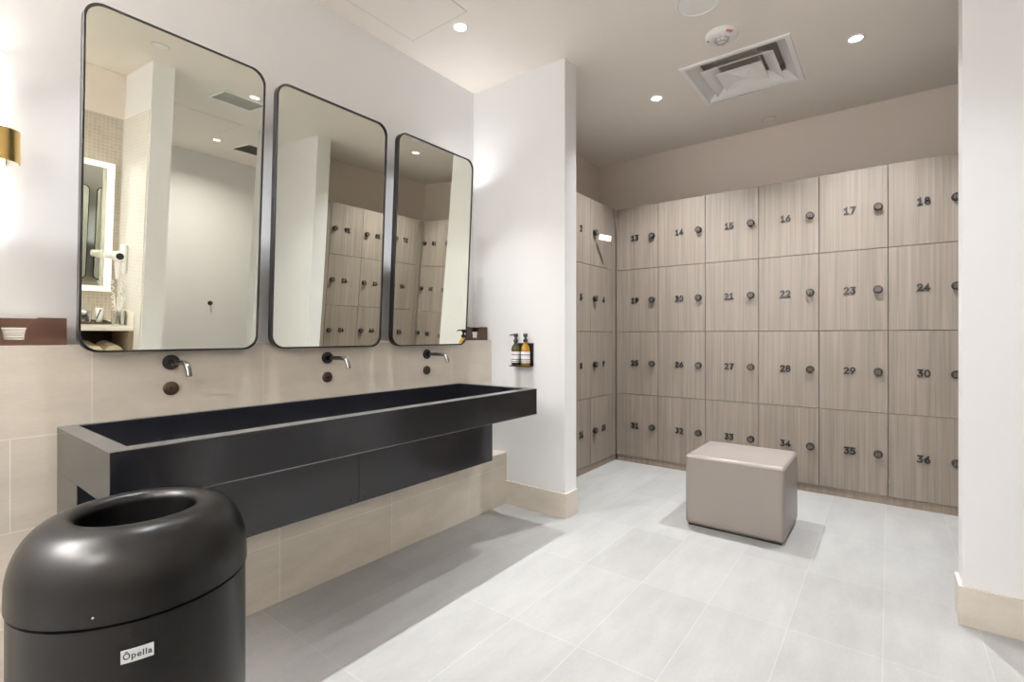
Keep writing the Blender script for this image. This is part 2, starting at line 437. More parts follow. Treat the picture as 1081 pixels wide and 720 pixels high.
# ------------------------------------------------------------------ ottoman
t = thing('ottoman', 'taupe leather cube ottoman standing on the pale floor before the lockers', 'ottoman', (-0.783, 3.558, 0))
def cush(bm):
    box(bm, -0.291, 0.291, -0.271, 0.271, 0.012, 0.466, 0.022, 4)
    for v in bm.verts:
        if v.co.z > 0.40:
            v.co.z += 0.006 * (1 - (v.co.x / 0.29) ** 2) * (1 - (v.co.y / 0.27) ** 2)
part('cushion', cush, M['leather'], t, True)
bpart('base', (-0.275, 0.275, -0.255, 0.255, 0.0, 0.0118), M['black'], t)
def seam(bm):
    z = 0.4475
    a, b2, r = 0.2905, 0.2705, 0.022
    pts = []
    for sx, sy, a0 in ((1, 1, 0), (-1, 1, 90), (-1, -1, 180), (1, -1, 270)):
        for k in range(5):
            an = math.radians(a0 + 90 * k / 4)
            pts.append((sx * (a - r) + r * math.cos(an), sy * (b2 - r) + r * math.sin(an), z))
    pts.append(pts[0])
    tube(bm, pts, 0.0022, 6)
part('piping', seam, M['leather'], t, True)

# ------------------------------------------------------------------ trough sink
SY0, SY1, SX1, SZ0, SZ1 = 0.415, 2.560, -1.765, 0.756, 0.914
t = thing('trough_sink', 'long blackened steel trough sink mounted on the tiled wall under the mirrors', 'sink', (XT, 1.487, 0))
W = lambda x: x - XT
def basin(bm):
    x0, x1, y0, y1 = W(XT + 0.001), W(SX1), SY0 - 1.487, SY1 - 1.487
    ix0, ix1, iy0, iy1 = x0 + 0.024, x1 - 0.062, y0 + 0.055, y1 - 0.045
    O = [(x0, y0), (x1, y0), (x1, y1), (x0, y1)]; I = [(ix0, iy0), (ix1, iy0), (ix1, iy1), (ix0, iy1)]
    ot = [bm.verts.new((*p, SZ1)) for p in O]; ob = [bm.verts.new((*p, SZ0)) for p in O]
    it = [bm.verts.new((*p, SZ1)) for p in I]
    ib = [bm.verts.new((I[0][0], I[0][1], SZ1 - 0.125)), bm.verts.new((I[1][0], I[1][1], SZ1 - 0.095)), bm.verts.new((I[2][0], I[2][1], SZ1 - 0.095)), bm.verts.new((I[3][0], I[3][1], SZ1 - 0.125))]
    for k in range(4):
        j = (k + 1) % 4
        bm.faces.new((ob[k], ob[j], ot[j], ot[k])); bm.faces.new((ot[k], ot[j], it[j], it[k])); bm.faces.new((it[k], it[j], ib[j], ib[k]))
    bm.faces.new(ob[::-1]); bm.faces.new(ib)
    bmesh.ops.recalc_face_normals(bm, faces=bm.faces[:])
    es = [e for e in bm.edges if (e.verts[0] in ot + it and e.verts[1] in ot + it) or {e.verts[0], e.verts[1]} & set(ot) and {e.verts[0], e.verts[1]} & set(ob)]
    es = [e for e in es if not ((e.verts[0] in ot and e.verts[1] in it) or (e.verts[0] in it and e.verts[1] in ot))]
    bmesh.ops.bevel(bm, geom=es, offset=0.0022, segments=2, profile=0.5, affect='EDGES')
part('basin', basin, M['steel'], t)
def rim(bm):
    x0, x1, y0, y1 = W(XT + 0.001), W(SX1) + 0.0004, SY0 - 1.4874, SY1 - 1.4866
    ix0, ix1, iy0, iy1 = x0 + 0.024, W(SX1) - 0.062, SY0 - 1.487 + 0.055, SY1 - 1.487 - 0.045
    z0, z1 = SZ1 + 0.0002, SZ1 + 0.0022
    O = [(x0, y0), (x1, y0), (x1, y1), (x0, y1)]; I = [(ix0, iy0), (ix1, iy0), (ix1, iy1), (ix0, iy1)]
    q = [[bm.verts.new((*p, z)) for p in P] for P, z in ((O, z0), (O, z1), (I, z1), (I, z0))]
    for a in range(4):
        u, v = q[a], q[(a + 1) % 4]
        for k in range(4): bm.faces.new((u[k], u[(k + 1) % 4], v[(k + 1) % 4], v[k]))
part('rim', rim, M['steel_worn_highlight'], t)
bpart('edge_highlight', (W(SX1) + 0.0002, W(SX1) + 0.0014, SY0 - 1.487, SY1 - 1.487, SZ0 - 0.0005, SZ0 + 0.0028), M['steel_worn_highlight'], t)  # brighter bar standing in for the lit line on the slab's lower edge
ym = 1.504 - 1.487
for y0, y1, sy in ((SY0 - 1.487, ym - 0.001, ym - 0.045), (ym + 0.001, SY1 - 1.487, ym + 0.035)):
    p = bpart('apron_panel', (W(-2.136), W(-2.130), y0, y1, 0.405, SZ0 - 0.001), M['steel'], t, 0.0008, 1)
    part('screw', lambda bm: lathe(bm, [(0.0, 0.0016), (0.005, 0.0014), (0.006, 0.0)], 12, 'X', (W(-2.130), sy, 0.43)), M['black'], p, True)
for ya in (SY0 - 1.487, SY1 - 1.487 - 0.005):
    bpart('end_panel', (W(XT + 0.001), W(-2.1365), ya, ya + 0.005, 0.405, SZ0 - 0.001), M['steel'], t, 0.0008, 1)
part('drain', lambda bm: box(bm, W(XT) + 0.05, W(XT) + 0.11, -0.35, 0.35, SZ1 - 0.1195, SZ1 - 0.1165, 0.001, 1), M['black_metal'], t)

# ------------------------------------------------------------------ wall taps
TY = [(0.775, 1.138, 1.027), (1.506, 1.131, 1.026), (2.229, 1.129, 1.023)]
TN = ['nearest the sconce end of the sink', 'at the middle of the sink', 'nearest the soap bottles']
MN = ['first mirror, nearest the brass sconce', 'middle mirror', 'last mirror, nearest the soap bottles']
def make_tap():
    t = thing('wall_tap', '', 'tap')
    part('wall_plate', lambda bm: lathe(bm, [(0.0, 0.012), (0.030, 0.012), (0.0315, 0.010), (0.0315, 0.0005)], 28, 'X'), M['frame'], t, True)
    def sp(bm):
        pts = [(0.010, 0, 0), (0.05, 0, 0.001), (0.150, 0, 0.001)]
        for k in range(1, 9):
            a = math.radians(72 * k / 8)
            pts.append((0.150 + 0.045 * math.sin(a), 0, 0.001 - 0.045 * (1 - math.cos(a))))
        x, _, z = pts[-1]; pts.append((x + 0.007, 0, z - 0.020))
        tube(bm, pts, 0.0105, 14)
    s = part('spout', sp, M['gunmetal'], t, True)
    part('spout_collar', lambda bm: lathe(bm, [(0.0, 0.030), (0.013, 0.030), (0.0135, 0.012)], 18, 'X'), M['gunmetal'], t, True)
    return t
def make_ctrl():
    t = thing('wall_tap_control', '', 'tap control')
    part('wall_plate', lambda bm: lathe(bm, [(0.0, 0.009), (0.012, 0.009), (0.013, 0.011), (0.027, 0.010), (0.029, 0.008), (0.029, 0.0005)], 28, 'X'), M['bronze'], t, True)
    part('sensor_eye', lambda bm: lathe(bm, [(0.0, 0.0125), (0.006, 0.012), (0.0075, 0.009)], 16, 'X'), M['black'], t, True)
    return t
pt, pc = make_tap(), make_ctrl()
for i, (y, z, zc) in enumerate(TY):
    a = pt if i == 0 else copy_tree(pt); a.location = (XT, y, z)
    tag(a, 'dark wall-mounted tap under the ' + MN[i], 'tap', 'wall taps over the trough sink')
    a = pc if i == 0 else copy_tree(pc); a.location = (XT, y, zc)
    tag(a, 'round bronze tap sensor plate below the tap under the ' + MN[i], 'tap control', 'tap sensor plates over the trough sink')

# ------------------------------------------------------------------ mirrors
def rrect(w, h, r, n=10):
    pts = []
    for cx, cz, a0 in ((w / 2 - r, h - r, 0), (-w / 2 + r, h - r, 90), (-w / 2 + r, r, 180), (w / 2 - r, r, 270)):
        for k in range(n + 1):
            a = math.radians(a0 + 90 * k / n); pts.append((cx + r * math.cos(a), cz + r * math.sin(a)))
    return pts
def make_mirror(i, y0, y1, tilt, sag, L=1.283, zb=1.1865, xb=-2.368):
    w = y1 - y0
    t = thing('wall_mirror', 'black framed rounded mirror leaning from the wall, the ' + MN[i], 'mirror', (xb, (y0 + y1) / 2, zb), group='tilted mirrors over the trough sink')
    t.rotation_euler = (0, math.radians(tilt), 0)
    D, e, r = 0.034, 0.0075, 0.062
    def frame(bm):
        o = rrect(w, L, r); n = len(o)
        inn = [(p[0] * (1 - 2 * e / w), e + p[1] * (1 - 2 * e / L)) for p in o]
        b = 0.0012
        mid = [(p[0] * (1 - 2 * b / w), b + p[1] * (1 - 2 * b / L)) for p in o]
        rows = [[bm.verts.new((x, q[0], q[1])) for q in ps] for x, ps in ((-D, inn), (-D, o), (-b, o), (0, mid), (0, inn), (-D, inn))]
        rows[-1] = rows[0]
        for a, c in zip(rows[:-1], rows[1:]):
            for k in range(n):
                bm.faces.new((a[k], a[(k + 1) % n], c[(k + 1) % n], c[k]))
    part('frame', frame, M['frame'], t, True)
    def glass(bm):
        o = rrect(w - 2 * e - 0.0005, L - 2 * e - 0.0005, r - e, 8)
        NS = 48
        hh = L - 2 * e
        # strips so that the pane can bow very slightly
        def half(z):
            R = r - e; W2 = (w - 2 * e - 0.0005) / 2
            if z < R: return W2 - R + math.sqrt(max(0, R * R - (R - z) ** 2))
            if z > hh - R: return W2 - R + math.sqrt(max(0, R * R - (z - hh + R) ** 2))
            return W2
        zs = [hh * k / NS for k in range(NS + 1)]
        R = r - e
        zs += [R * (1 - math.cos(math.radians(k * 10))) for k in range(1, 9)] + [hh - R * (1 - math.cos(math.radians(k * 10))) for k in range(1, 9)]
        zs = sorted(set(round(z, 5) for z in zs))
        rows = []
        for z in zs:
            s = z / hh - 0.5; W2 = max(0.0005, half(z))
            x = -0.004 - sag * hh * (s * s)
            rows.append([bm.verts.new((x, q * W2, e + z)) for q in (-1, -0.5, 0, 0.5, 1)])
        for a, c in zip(rows[:-1], rows[1:]):
            for k in range(4):
                bm.faces.new((a[k], a[k + 1], c[k + 1], c[k]))
    g = part('mirror_glass', glass, M['mirror'], t)
    for p in g.data.polygons: p.use_smooth = True
    def backing(bm):
        o = rrect(w - 2 * e - 0.001, L - 2 * e - 0.001, r - e, 6)
        prism(bm, [(p[0], p[1] + e) for p in o], -0.030, -0.020, 0)
    part('backing', backing, M['black'], t)
    def br(bm):
        for s in (-1, 1):
            box(bm, -0.175, -0.031, s * w * 0.28 - 0.015, s * w * 0.28 + 0.015, 0.42, 0.45)
            box(bm, -0.290, -0.031, s * w * 0.28 - 0.015, s * w * 0.28 + 0.015, 1.10, 1.13)
    return t
make_mirror(0, 0.464, 1.113, 3.75, 0.0)
make_mirror(1, 1.176, 1.823, 2.9, 0.010)
make_mirror(2, 1.901, 2.561, 3.1, 0.003)

# ------------------------------------------------------------------ sconces
def make_sconce(y, label):
    t = thing('wall_sconce', label, 'wall light', (XM, y, 1.935), group='brass and opal wall sconces')
    bpart('back_plate', (0.0005, 0.012, -0.030, 0.030, -0.055, 0.055), M['brass'], t, 0.003, 2)
    part('glass_tube', lambda bm: lathe(bm, [(0.0, -0.335), (0.017, -0.334), (0.020, -0.330), (0.020, 0.330), (0.017, 0.334), (0.0, 0.335)], 24, 'Z', (0.060, 0, 0)), M['tube'], t, True)
    def coll(bm):
        n = 20; pts = []
        for k in range(n + 1):
            a = math.radians(-100 + 200 * k / n); pts.append((0.060 + 0.052 * math.cos(a), 0.060 * math.sin(a)))
        for k in range(n, -1, -1):
            a = math.radians(-100 + 200 * k / n); pts.append((0.060 + 0.049 * math.cos(a), 0.057 * math.sin(a)))
        prism(bm, pts, -0.058, 0.058, 2)
    part('collar', coll, M['brass'], t, True)
    part('stem', lambda bm: tube(bm, [(0.012, 0, 0), (0.041, 0, 0)], 0.008, 10), M['brass'], t, True)
    return t
sc_a = make_sconce(0.276, 'brass-banded sconce with lit opal tube beside the first mirror')
sc_b = make_sconce(2.690, 'brass-banded lit sconce hidden between the last mirror and the pier')

for k in (sc_a, sc_b):
    up = disk_light(k, 0.340, 0.1 if k is sc_a else 1.5, 0.036, 2.1, (0.975, 0.985, 1.0)); up.location.x = 0.06; up.rotation_euler = (PI, 0, 0)
# brighter sconce copies added out of view behind the viewer as ambient fill
def fill_sconce(x, y, rz, lb):
    k = copy_tree(sc_a); k.location = (x, y, 2.25); k.rotation_euler = (0, 0, rz); tag(k, lb, 'wall light')
    for c in children(k):
        if c.name.startswith('glass_tube'):
            c.data = c.data.copy(); c.data.materials[0] = M['tube_fill']
    up = disk_light(k, 0.345, 290, 0.06, 2.5, (0.975, 0.985, 1.0)); up.location.x = 0.06; up.rotation_euler = (PI, 0, 0)
fill_sconce(XM, -1.15, 0, 'added fill-light sconce on the mirror wall behind the viewer')
fill_sconce(XM, -1.90, 0, 'added fill-light sconce on the mirror wall by the rear wall')
fill_sconce(-1.60, -2.30, PI / 2, 'added fill-light sconce on the rear wall, nearer the mirror wall')
fill_sconce(-0.20, -2.30, PI / 2, 'added fill-light sconce on the rear wall, nearer the vanity nook')
# ------------------------------------------------------------------ tissue boxes on the ledge
def make_tissue(y, label, plabel):
    t = thing('paper_holder', label, 'paper holder', (-2.515, y, 1.2155), group='brown leather paper holders on the tiled ledge')
    w, d, h = 0.140, 0.072, 0.100
    bpart('bottom', (-d, d, -w, w, 0, 0.006), M['leather_box'], t)
    bpart('back_panel', (-d, -d + 0.006, -w, w, 0.006, h), M['leather_box'], t, 0.001, 1)
    for s in (-1, 1):
        a, b2 = (w - 0.006, w) if s > 0 else (-w, -w + 0.006)
        bpart('side_panel', (-d + 0.006, d - 0.006, a, b2, 0.006, h), M['leather_box'], t, 0.001, 1)
    def front(bm):
        pts = [(-w, 0.006), (w, 0.006), (w, h)]
        cv = []
        for k in range(11):
            a = PI / 2 * k / 10
            cv.append((0.026 + 0.042 * (1 - math.sin(a)) * 1.0, h - 0.080 * (1 - math.cos(a))))
        pts += cv[:]
        pts += [(-q, z) for q, z in cv[::-1]]
        pts.append((-w, h))
        prism(bm, pts, d - 0.006, d, 0)
    part('front_panel', front, M['leather_box'], t)
    pz = 1.2155 + 0.0065
    p = part('paper_stack', lambda bm: [box(bm, -2.515 - 0.062, -2.515 + 0.062, y - 0.128, y + 0.128, pz + k * 0.0095, pz + k * 0.0095 + 0.009, 0.003, 1) for k in range(6)], M['paper'])
    tag(p, plabel, 'paper', 'white folded paper stacks in the holders')
make_tissue(0.307, 'dark brown leather paper holder on the ledge beneath the brass sconce', 'white folded paper in the brown holder beneath the brass sconce')
make_tissue(2.735, 'dark brown leather paper holder on the ledge beside the pier', 'white folded paper in the brown holder beside the pier')

# ------------------------------------------------------------------ soap holder and bottles
HX0, HX1, HZ = -2.190, -2.030, 1.032
t = thing('wall_bottle_holder', 'black bracket on the pier holding two soap bottles', 'bottle holder', ((HX0 + HX1) / 2, YP, HZ))
hw = 0.082
bpart('back_plate', (-hw + 0.03, hw + 0.005, -0.006, -0.0005, 0, 0.165), M['black'], t, 0.001, 1)
bpart('tray', (-hw + 0.006, hw, -0.078, -0.006, -0.004, 0.004), M['black'], t, 0.001, 1)
def rings(bm):
    for s in (-1, 1):
        pts = [(s * 0.043 + 0.0375 * math.cos(2 * PI * k / 24), -0.042 + 0.0365 * math.sin(2 * PI * k / 24), 0.034) for k in range(25)]
        tube(bm, pts, 0.0022, 6, False)
part('retaining_ring', rings, M['black'], t, True)
def make_bottle(x, label, glass):
    t = thing('soap_bottle', label, 'soap bottle', (x, YP - 0.042, HZ + 0.0045), rotz=0, group='amber soap bottles in the holder')
    prof = [(0.0, 0.0), (0.030, 0.0), (0.033, 0.004), (0.033, 0.108), (0.0315, 0.124), (0.026, 0.140), (0.017, 0.152), (0.0125, 0.158), (0.0125, 0.168), (0.0, 0.168)]
    part('bottle_body', lambda bm: lathe(bm, prof, 28), glass, t, True)
    lab = part('label', lambda bm: lathe(bm, [(0.0334, 0.020), (0.0334, 0.100)], 28), M['label'], t, True)
    def lines(bm):
        for z in (0.040, 0.074):
            lathe(bm, [(0.0337, z), (0.0337, z + 0.006)], 28)
    part('label_print', lines, M['grey_print'], lab, True)
    pu = part('pump', lambda bm: lathe(bm, [(0.0, 0.168), (0.0165, 0.168), (0.0165, 0.186), (0.009, 0.190), (0.0085, 0.204), (0.016, 0.206), (0.016, 0.226), (0.013, 0.229), (0.0, 0.229)], 20), M['black'], t, True)
    part('nozzle', lambda bm: tube(bm, [(-0.010, 0, 0.221), (-0.040, 0, 0.221), (-0.052, 0, 0.216), (-0.055, 0, 0.211)], [0.0055, 0.0045, 0.0038, 0.0035], 8), M['black'], pu, True)
    return t
a = make_bottle(-2.153, 'dark green-amber pump bottle of soap, its nozzle toward the mirrors', M['amber_dark'])
b_ = make_bottle(-2.067, 'bright orange-amber pump bottle of soap on the open side of the holder', M['amber'])
b_.rotation_euler = (0, 0, math.radians(115))

# ------------------------------------------------------------------ waste bin
bd = 1.45; ba = math.radians(37.48 + 37.2)
BX, BY = -bd * math.sin(ba), bd * math.cos(ba)
BR = 0.2235
t = thing('waste_bin', 'round black domed waste bin with an open top beside the sink', 'waste bin', (BX, BY, 0))
zs, zt = 0.686, 0.851
part('bin_body', lambda bm: lathe(bm, [(0.0, 0.004), (BR - 0.012, 0.004), (BR - 0.004, 0.010), (BR - 0.003, 0.02), (BR - 0.003, zs - 0.004), (BR - 0.010, zs - 0.003), (BR - 0.010, zs + 0.004), (BR - 0.03, zs + 0.004)], 96), M['bin'], t, True)
def dome(bm):
    ro = 0.113
    prof = [(BR - 0.006, zs + 0.001), (BR, zs + 0.0035), (BR, zs + 0.010), (BR - 0.0005, zs + 0.036)]
    # superellipse shoulder
    r1 = ro + 0.020; z1 = zs + 0.036
    for k in range(1, 15):
        a = PI / 2 * k / 14
        prof.append((r1 + (BR - 0.0005 - r1) * math.cos(a) ** 0.92, z1 + (zt - z1) * math.sin(a) ** 0.98))
    for k in range(1, 9):
        a = math.radians(110 * k / 8)
        prof.append((ro + 0.020 - 0.020 * math.sin(a), zt - 0.020 * (1 - math.cos(a))))
    r, z = prof[-1]
    prof += [(r + 0.004, z - 0.03), (r + 0.006, z - 0.10)]
    lathe(bm, prof, 96)
part('dome_lid', dome, M['bin'], t, True)
part('liner', lambda bm: lathe(bm, [(0.0, 0.30), (0.150, 0.30), (0.150, zs - 0.01)], 48), M['bin_in'], t, True)
la = math.atan2(0 - BY, 0 - BX) + math.radians(-0.5)     # towards the camera
def on_bin(an, r, z): return (r * math.cos(an), r * math.sin(an), z)
def badge(bm):
    n = 8; hw_, hh_ = 0.0265, 0.0125
    rows = []
    for r in (BR - 0.0028, BR + 0.0005):
        for z in (0.619 - hh_, 0.619 + hh_):
            rows.append([bm.verts.new(on_bin(la + (2 * k / n - 1) * hw_ / BR, r, z)) for k in range(n + 1)])
    for k in range(n):
        bm.faces.new((rows[2][k], rows[2][k + 1], rows[3][k + 1], rows[3][k]))
        bm.faces.new((rows[0][k], rows[0][k + 1], rows[2][k + 1], rows[2][k]))
        bm.faces.new((rows[1][k], rows[1][k + 1], rows[3][k + 1], rows[3][k]))
    for e in (0, n):
        bm.faces.new((rows[0][e], rows[2][e], rows[3][e], rows[1][e]))
bdg = part('badge', badge, M['plate'], t)
tx = text_obj('lettering', '\u014cpella', 0.0165, 0.0004, M['black'], bdg, offset=0.0002, spacing=1.1)
for v in tx.data.vertices:
    x, y, z = v.co
    v.co = on_bin(la + x / BR, BR + 0.0007 + z, 0.619 + y)
part('rivet', lambda bm: bmesh.ops.create_icosphere(bm, subdivisions=2, radius=0.0028, matrix=Matrix.Translation(on_bin(la - 0.31, BR, zs + 0.022))), M['chrome'], t, True)

# ------------------------------------------------------------------ ceiling fittings
def make_downlight():
    t = thing('downlight', '', 'downlight')
    part('trim_ring', lambda bm: lathe(bm, [(0.036, -0.0010), (0.040, -0.006), (0.050, -0.006), (0.054, -0.003), (0.054, -0.0005)], 36), M['white'], t, True)
    part('lens', lambda bm: lathe(bm, [(0.0, -0.002), (0.0365, -0.002)], 28), M['lens'], t)
    return t
def downlight(x, y, label, power, size=0.034, spread=1.5, col=(0.965, 0.985, 1.0)):
    global pd
    t = pd if 'pd' in globals() and not pd.get('used') else (copy_tree(pd) if 'pd' in globals() else None)
    if t is None:
        pd = make_downlight(); t = pd
    pd['used'] = 1
    t.location = (x, y, CZ)
    tag(t, label, 'downlight', 'recessed ceiling downlights')
    lights.append((t, power, size, spread, col))
lights = []
SINKP, ALCP, ROOMP = 10.5, 43, 7
downlight(-2.10, 0.775, 'lit recessed downlight over the first mirror', SINKP, spread=1.15)
downlight(-2.10, 1.500, 'lit recessed downlight over the middle mirror', SINKP, spread=1.15)
downlight(-2.10, 2.215, 'lit recessed downlight over the last mirror, before the left pier', SINKP, spread=1.15)
downlight(-1.481, 3.838, 'lit recessed downlight over the lockers on the pier side of the air diffuser', ALCP, spread=2.0)
downlight(-0.170, 3.842, 'lit recessed downlight over the lockers on the right pier side of the diffuser', ALCP, spread=2.0)
downlight(0.250, 2.190, 'lit recessed downlight beside a ceiling grille, seen in the first mirror', ROOMP, spread=1.35)
downlight(2.400, 2.700, 'lit recessed downlight in the corridor, seen in the first mirror', 42, spread=2.6, col=(1.0, 0.95, 0.88))
downlight(0.62, 0.75, 'added fill downlight over the tiled vanity nook', 5)  # lamp added to brighten the nook tiles
for t, p, s, sp, col in lights:
    if 'used' in t: del t['used']
    disk_light(t, -0.008, p, s, sp, col)

def speaker(x, y, label):
    t = thing('ceiling_speaker', label, 'speaker', (x, y, CZ))
    part('rim', lambda bm: lathe(bm, [(0.108, -0.005), (0.113, -0.010), (0.122, -0.009), (0.126, -0.0005)], 48), M['white'], t, True)
    part('grille', lambda bm: lathe(bm, [(0.0, -0.008), (0.108, -0.007)], 48), M['white_metal'], t, True)
speaker(-0.865, 2.875, 'round white ceiling speaker before the smoke detector')

t = thing('smoke_detector', 'round white smoke detector marked FIRE on the alcove ceiling', 'smoke detector', (-0.840, 3.275, CZ))
part('base', lambda bm: lathe(bm, [(0.0, -0.0005), (0.097, -0.0005), (0.098, -0.012), (0.090, -0.022), (0.060, -0.030), (0.0, -0.030)], 48), M['white'], t, True)
def det(bm):
    lathe(bm, [(0.036, -0.030), (0.036, -0.036), (0.030, -0.046), (0.0, -0.048)], 28)
part('sensor_head', det, M['white'], t, True)
def cage(bm):
    for k in range(8):
        a = 2 * PI * k / 8
        tube(bm, [(0.043 * math.cos(a), 0.043 * math.sin(a), -0.029), (0.040 * math.cos(a), 0.040 * math.sin(a), -0.042), (0.026 * math.cos(a), 0.026 * math.sin(a), -0.053)], 0.003, 6)
    for r, z in ((0.041, -0.040), (0.026, -0.053)):
        tube(bm, [(r * math.cos(2 * PI * k / 24), r * math.sin(2 * PI * k / 24), z) for k in range(25)], 0.003, 6, False)
part('sensor_cage', cage, M['grey_grille'], t, True)
def curved_text(name, body, size, r, ang, mat, z0):
    o = text_obj(name, body, size, 0.0006, mat, t, offset=0.0006)
    for v in o.data.vertices:
        x, y, z = v.co
        a = ang + x / r; rr_ = r + y
        # lettering reads from below, its foot towards the rim
        v.co = (rr_ * math.cos(a), rr_ * math.sin(a), z0 - 0.0006 - z + (rr_ - 0.075) * 0.32)
    return o
curved_text('lettering', 'FIRE', 0.024, 0.078, math.radians(-42), M['red'], -0.0268)
part('status_light', lambda bm: box(bm, -0.010, 0.010, -0.002, 0.002, -0.0265, -0.0235), M['grey_print'], t, loc=(-0.035, 0.068, 0.0), rot=(0, 0, 0.3))
part('status_light', lambda bm: box(bm, -0.010, 0.010, -0.003, 0.003, -0.0260, -0.0225), M['grey_print'], t, loc=(-0.079, -0.012, 0.0), rot=(0, 0, 1.4))

# supply air diffuser
t = thing('air_diffuser', 'square white stepped air diffuser in the alcove ceiling', 'air diffuser', (-0.845, 3.866, CZ))
def ring(bm, ro, zo, ri, zi, th=0.002):
    """sloping square ring from half-size ro at zo to ri at zi"""
    A = [(-1, -1), (1, -1), (1, 1), (-1, 1)]
    v = [[bm.verts.new((sx * r, sy * r, z)) for sx, sy in A] for r, z in ((ro, zo), (ri, zi), (ri - th, zi + th), (ro - th, zo + th))]
    for q in range(4):
        for k in range(4):
            a, b2 = v[q], v[(q + 1) % 4]
            bm.faces.new((a[k], a[(k + 1) % 4], b2[(k + 1) % 4], b2[k]))
def fr(bm):
    ring(bm, 0.350, -0.0005, 0.348, -0.010, 0.002); ring(bm, 0.348, -0.010, 0.318, -0.010); ring(bm, 0.318, -0.010, 0.312, -0.004); ring(bm, 0.312, -0.004, 0.250, 0.055)
part('frame', fr, M['white_metal'], t)
part('middle_cone', lambda bm: (ring(bm, 0.236, -0.016, 0.231, -0.018), ring(bm, 0.236, -0.017, 0.150, 0.045)), M['white_metal'], t)
def inner(bm):
    ring(bm, 0.150, -0.020, 0.145, -0.022)
    A = [(-1, -1), (1, -1), (1, 1), (-1, 1)]
    o = [bm.verts.new((sx * 0.150, sy * 0.150, -0.021)) for sx, sy in A]; i = [bm.verts.new((sx * 0.075, sy * 0.075, -0.004)) for sx, sy in A]
    ap = bm.verts.new((0, 0, -0.026))
    for k in range(4):
        bm.faces.new((o[k], o[(k + 1) % 4], i[(k + 1) % 4], i[k])); bm.faces.new((i[k], i[(k + 1) % 4], ap))
part('inner_cone', inner, M['white_metal'], t)
def straps(bm):
    for s in (-0.13, 0.13):
        box(bm, s - 0.006, s + 0.006, -0.300, 0.300, 0.020, 0.024)
part('cross_brace', straps, M['grey_grille'], t)
part('duct_neck', lambda bm: lathe(bm, [(0.33, 0.058), (0.33, 0.11), (0.0, 0.11)], 32), M['duct'], t)
# the ceiling opens above it
t = thing('sprinkler_cover', 'small round white sprinkler cover in the ceiling near the back wall', 'sprinkler cover', (-0.842, 4.815, CZ))
part('cover_plate', lambda bm: lathe(bm, [(0.0, -0.006), (0.046, -0.006), (0.052, -0.003), (0.054, -0.0005)], 32), M['white'], t, True)
part('cover_rim', lambda bm: lathe(bm, [(0.054, -0.0025), (0.057, -0.0025), (0.058, -0.0005)], 32), M['grey_grille'], t, True)

t2 = copy_tree(t); t2.location = (-0.110, 1.330, CZ)
tag(t2, 'small round white ceiling cover plate seen in the first mirror', 'sprinkler cover')
def access(x0, x1, y0, y1, label):
    t = thing('access_panel', label, 'access panel', ((x0 + x1) / 2, (y0 + y1) / 2, CZ), group='flush ceiling access panels')
    a, b2 = (x1 - x0) / 2, (y1 - y0) / 2
    bpart('panel', (-a, a, -b2, b2, -0.002, -0.0005), M['ceil'], t)
    def gap(bm):
        w = 0.003
        box(bm, -a - w, -a, -b2 - w, b2 + w, -0.0015, -0.0005); box(bm, a, a + w, -b2 - w, b2 + w, -0.0015, -0.0005)
        box(bm, -a, a, -b2 - w, -b2, -0.0015, -0.0005); box(bm, -a, a, b2, b2 + w, -0.0015, -0.0005)
    part('shadow_gap', gap, M['duct'], t)
access(-2.44, -1.97, 1.55, 2.13, 'flush access panel in the ceiling over the sink')
access(1.33, 2.00, 1.90, 2.55, 'flush access panel in the corridor ceiling, seen in the first mirror')
def grille(x0, x1, y0, y1, m, label, n=14):
    t = thing('ceiling_grille', label, 'ceiling grille', ((x0 + x1) / 2, (y0 + y1) / 2, CZ), group='louvred ceiling grilles')
    a, b2 = (x1 - x0) / 2, (y1 - y0) / 2
    def frm(bm):
        w = 0.025
        box(bm, -a - w, -a, -b2 - w, b2 + w, -0.010, -0.0005); box(bm, a, a + w, -b2 - w, b2 + w, -0.010, -0.0005)
        box(bm, -a, a, -b2 - w, -b2, -0.010, -0.0005); box(bm, -a, a, b2, b2 + w, -0.010, -0.0005)
    part('frame', frm, M['white_metal'], t)
    bpart('backing', (-a, a, -b2, b2, -0.002, -0.0005), M['duct'] if m is M['dark_grille'] else M['grey_grille'], t)
    def sl(bm):
        for k in range(n):
            x = -a + 2 * a * (k + 0.5) / n
            box(bm, x - 0.006, x + 0.003, -b2, b2, -0.008, -0.0025)
    part('louvres', sl, m, t)
grille(0.37, 0.68, 1.98, 2.34, M['grey_grille'], 'pale louvred ceiling grille beside a downlight, seen in the first mirror')
grille(2.12, 2.62, 2.98, 3.36, M['dark_grille'], 'dark louvred grille in the corridor ceiling, seen in the first mirror')

# ------------------------------------------------------------------ vanity nook (seen in the first mirror)
VX0, VX1, VY0, VY1 = 0.42, 0.945, -0.20, 1.383
t = thing('vanity_counter', 'white-topped vanity counter with open shelf in the tiled nook', 'vanity', (0.68, 0.60, 0))
vx = lambda x: x - 0.68
vy = lambda y: y - 0.60
bpart('countertop', (vx(VX0), vx(VX1), vy(VY0), vy(VY1), 0.925, 0.955), M['quartz'], t, 0.002, 1)
bpart('side_splash', (vx(VX0 - 0.01), vx(VX1), vy(VY1 - 0.014), vy(VY1), 0.9555, 1.085), M['quartz'], t, 0.001, 1)
for y in (VY0, VY1 - 0.03):
    bpart('end_panel', (vx(VX0 + 0.01), vx(VX1), vy(y), vy(y + 0.03), 0.0, 0.9245), M['wood_tan'], t)
bpart('back_panel', (vx(VX1 - 0.02), vx(VX1), vy(VY0 + 0.031), vy(VY1 - 0.031), 0.0, 0.9245), M['wood_dark'], t)
